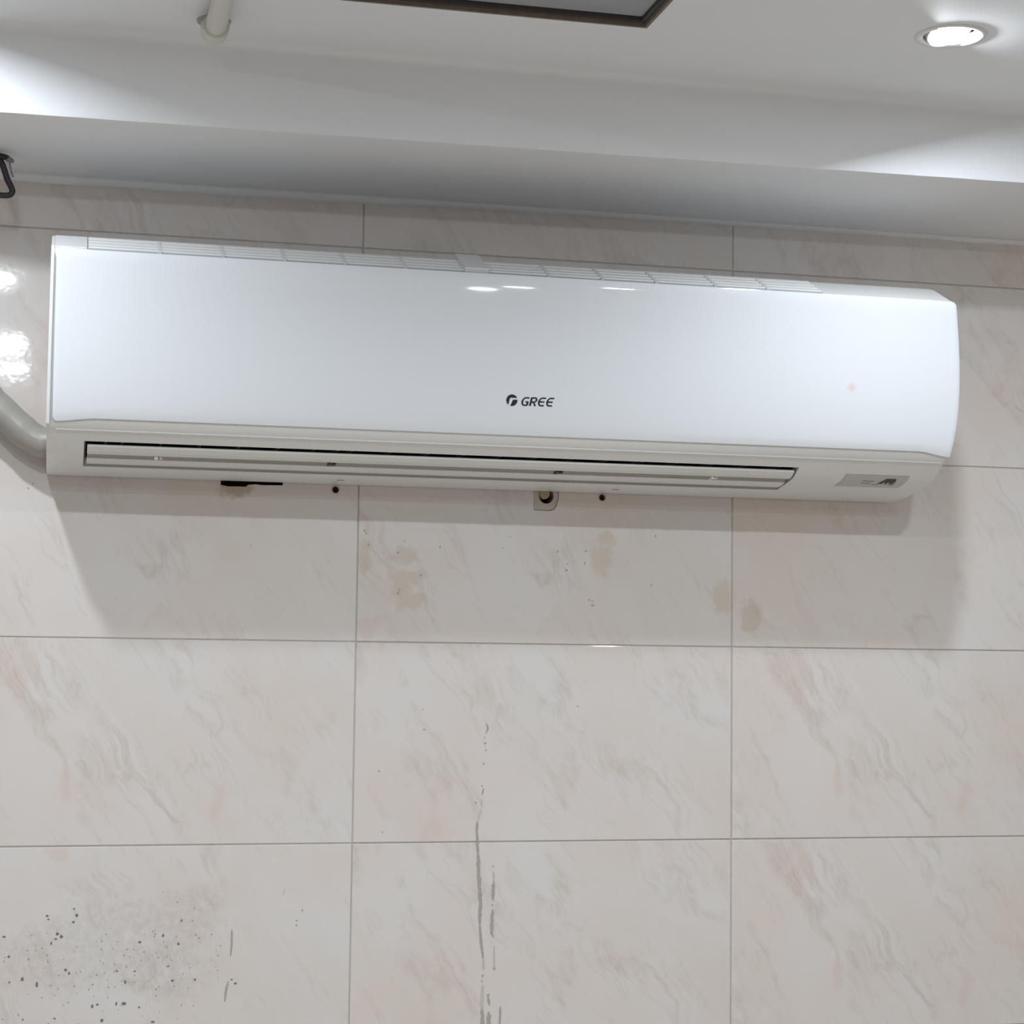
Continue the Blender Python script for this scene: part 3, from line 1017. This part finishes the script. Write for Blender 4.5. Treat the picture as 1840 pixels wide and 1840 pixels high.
def speck(mm, u, v, r):
    x, z = wall_pt(u, v)
    n = 7
    vs = [(x, -.0009, z)]
    a0 = random.uniform(0, 6)
    el = random.uniform(.7, 1.3)
    for k in range(n):
        a = a0 + 2 * math.pi * k / n
        rr = r / 1122 * random.uniform(.65, 1.15)
        vs.append((x + rr * math.cos(a) * el, -.0004, z + rr * math.sin(a) / el))
    mm.add(vs, [(0, 1 + k, 1 + (k + 1) % n) for k in range(n)])
def stuff(o): o['kind'] = 'stuff'; return o

m = MB()
drip(m, [(874, 1300), (876, 1308), (873, 1318)], 4)
drip(m, [(869, 1416), (866, 1428)], 3)
drip(m, [(858, 1476), (856, 1490), (858, 1512), (859, 1535)], 4.2)
drip(m, [(859, 1535), (861, 1580), (863, 1620), (862, 1660)], 5.5)
drip(m, [(862, 1660), (864, 1690), (868, 1722)], 3.6)
drip(m, [(887, 1583), (886, 1617)], 5)
drip(m, [(885, 1634), (883, 1676), (887, 1684)], 4.6)
drip(m, [(866, 1812), (867, 1840), (868, 1860)], 6)
drip(m, [(877, 1790), (879, 1806)], 4)
drip(m, [(878, 1818), (878, 1840), (879, 1860)], 7)
drip(m, [(899, 1808), (898, 1840), (898, 1860)], 3)
drip(m, [(417, 1670), (416, 1700), (414, 1718)], 3)
drip(m, [(410, 1762), (406, 1782), (404, 1800)], 3.2)
stuff(m.build('drip_stain', MAT['dirt'], wall))
m = MB()
drip(m, [(866, 1436), (865, 1450)], 3.4); drip(m, [(865, 1452), (859, 1474)], 2)
drip(m, [(868, 1722), (869, 1742)], 3); drip(m, [(867, 1770), (866, 1812)], 4.5); drip(m, [(887, 1566), (887, 1583)], 2.4)
drip(m, [(888, 1700), (888, 1740)], 2); drip(m, [(513, 1598), (508, 1608)], 2)
stuff(m.build('faint_drip', MAT['dirtfaint'], wall))

S = [(85, 1646, 2.6), (87, 1652, 2), (138, 1645, 3), (133, 1633, 2), (132, 1657, 2.4), (103, 1678, 3), (110, 1683, 3.8), (100, 1687, 2.6), (92, 1695, 2.4),
     (8, 1683, 2.8), (16, 1719, 3), (40, 1759, 3.4), (66, 1769, 4), (17, 1765, 2), (118, 1743, 3), (124, 1749, 2.6), (251, 1693, 3), (293, 1681, 2.8),
     (321, 1696, 2.8), (326, 1654, 2.4), (210, 1745, 2.4), (225, 1765, 3), (242, 1745, 2.4), (310, 1762, 2.8), (302, 1736, 2), (350, 1760, 2.4),
     (423, 1767, 2.8), (416, 1760, 2), (166, 1808, 3), (175, 1805, 2.4), (209, 1803, 3), (222, 1803, 4), (183, 1834, 3.4), (275, 1836, 3), (250, 1810, 2.2),
     (41, 1832, 2), (98, 1830, 2), (543, 1635, 2.6), (533, 1654, 2), (533, 1662, 2), (871, 1325, 2), (872, 1335, 2.6), (873, 1348, 2), (869, 1372, 2.4),
     (866, 1412, 1.8), (855, 1442, 2.2), (886, 1556, 1.8), (884, 1626, 1.8), (888, 1740, 2.6), (888, 1718, 1.8), (867, 1753, 2.6), (866, 1763, 2),
     (762, 1311, 2), (681, 1386, 2.4), (687, 1495, 1.8), (877, 1788, 3), (760, 1275, 1.5), (1038, 1269, 2),
     (1002, 991, 2.6), (1053, 990, 2.6), (1018, 1025, 3), (1020, 1014, 2.2), (1051, 1012, 2.2), (1065, 1088, 3), (1058, 1078, 2.4), (1064, 1080, 2),
     (1170, 1052, 2.4), (1178, 963, 2.4), (655, 953, 3), (657, 958, 2.4), (662, 979, 2.6), (715, 1066, 3), (718, 1060, 2.6), (715, 993, 3), (756, 1034, 2.8),
     (727, 973, 2), (791, 983, 2.6), (59, 869, 1.6), (51, 877, 2), (450, 980, 1.6), (917, 965, 1.6), (905, 985, 1.8), (590, 1010, 1.5)]
m = MB()
for u, v, r in S:
    if v < 1120 or u > 430: continue
    speck(m, u, v, r * .9)
stuff(m.build('dark_speck', MAT['speck'], wall))
m = MB()
for u, v, r in S:
    if v < 1120 or u > 430: speck(m, u, v, r * .8)
for k in range(150):
    u = random.gauss(230, 120); v = random.gauss(1735, 55)
    if u < -10 or u > 440 or v < 1600: continue
    speck(m, u, v, random.uniform(.6, 1.7))
stuff(m.build('grey_speck', MAT['dirt'], wall))
# faint pencil-like scratches on ceiling and soffit are left to the paint
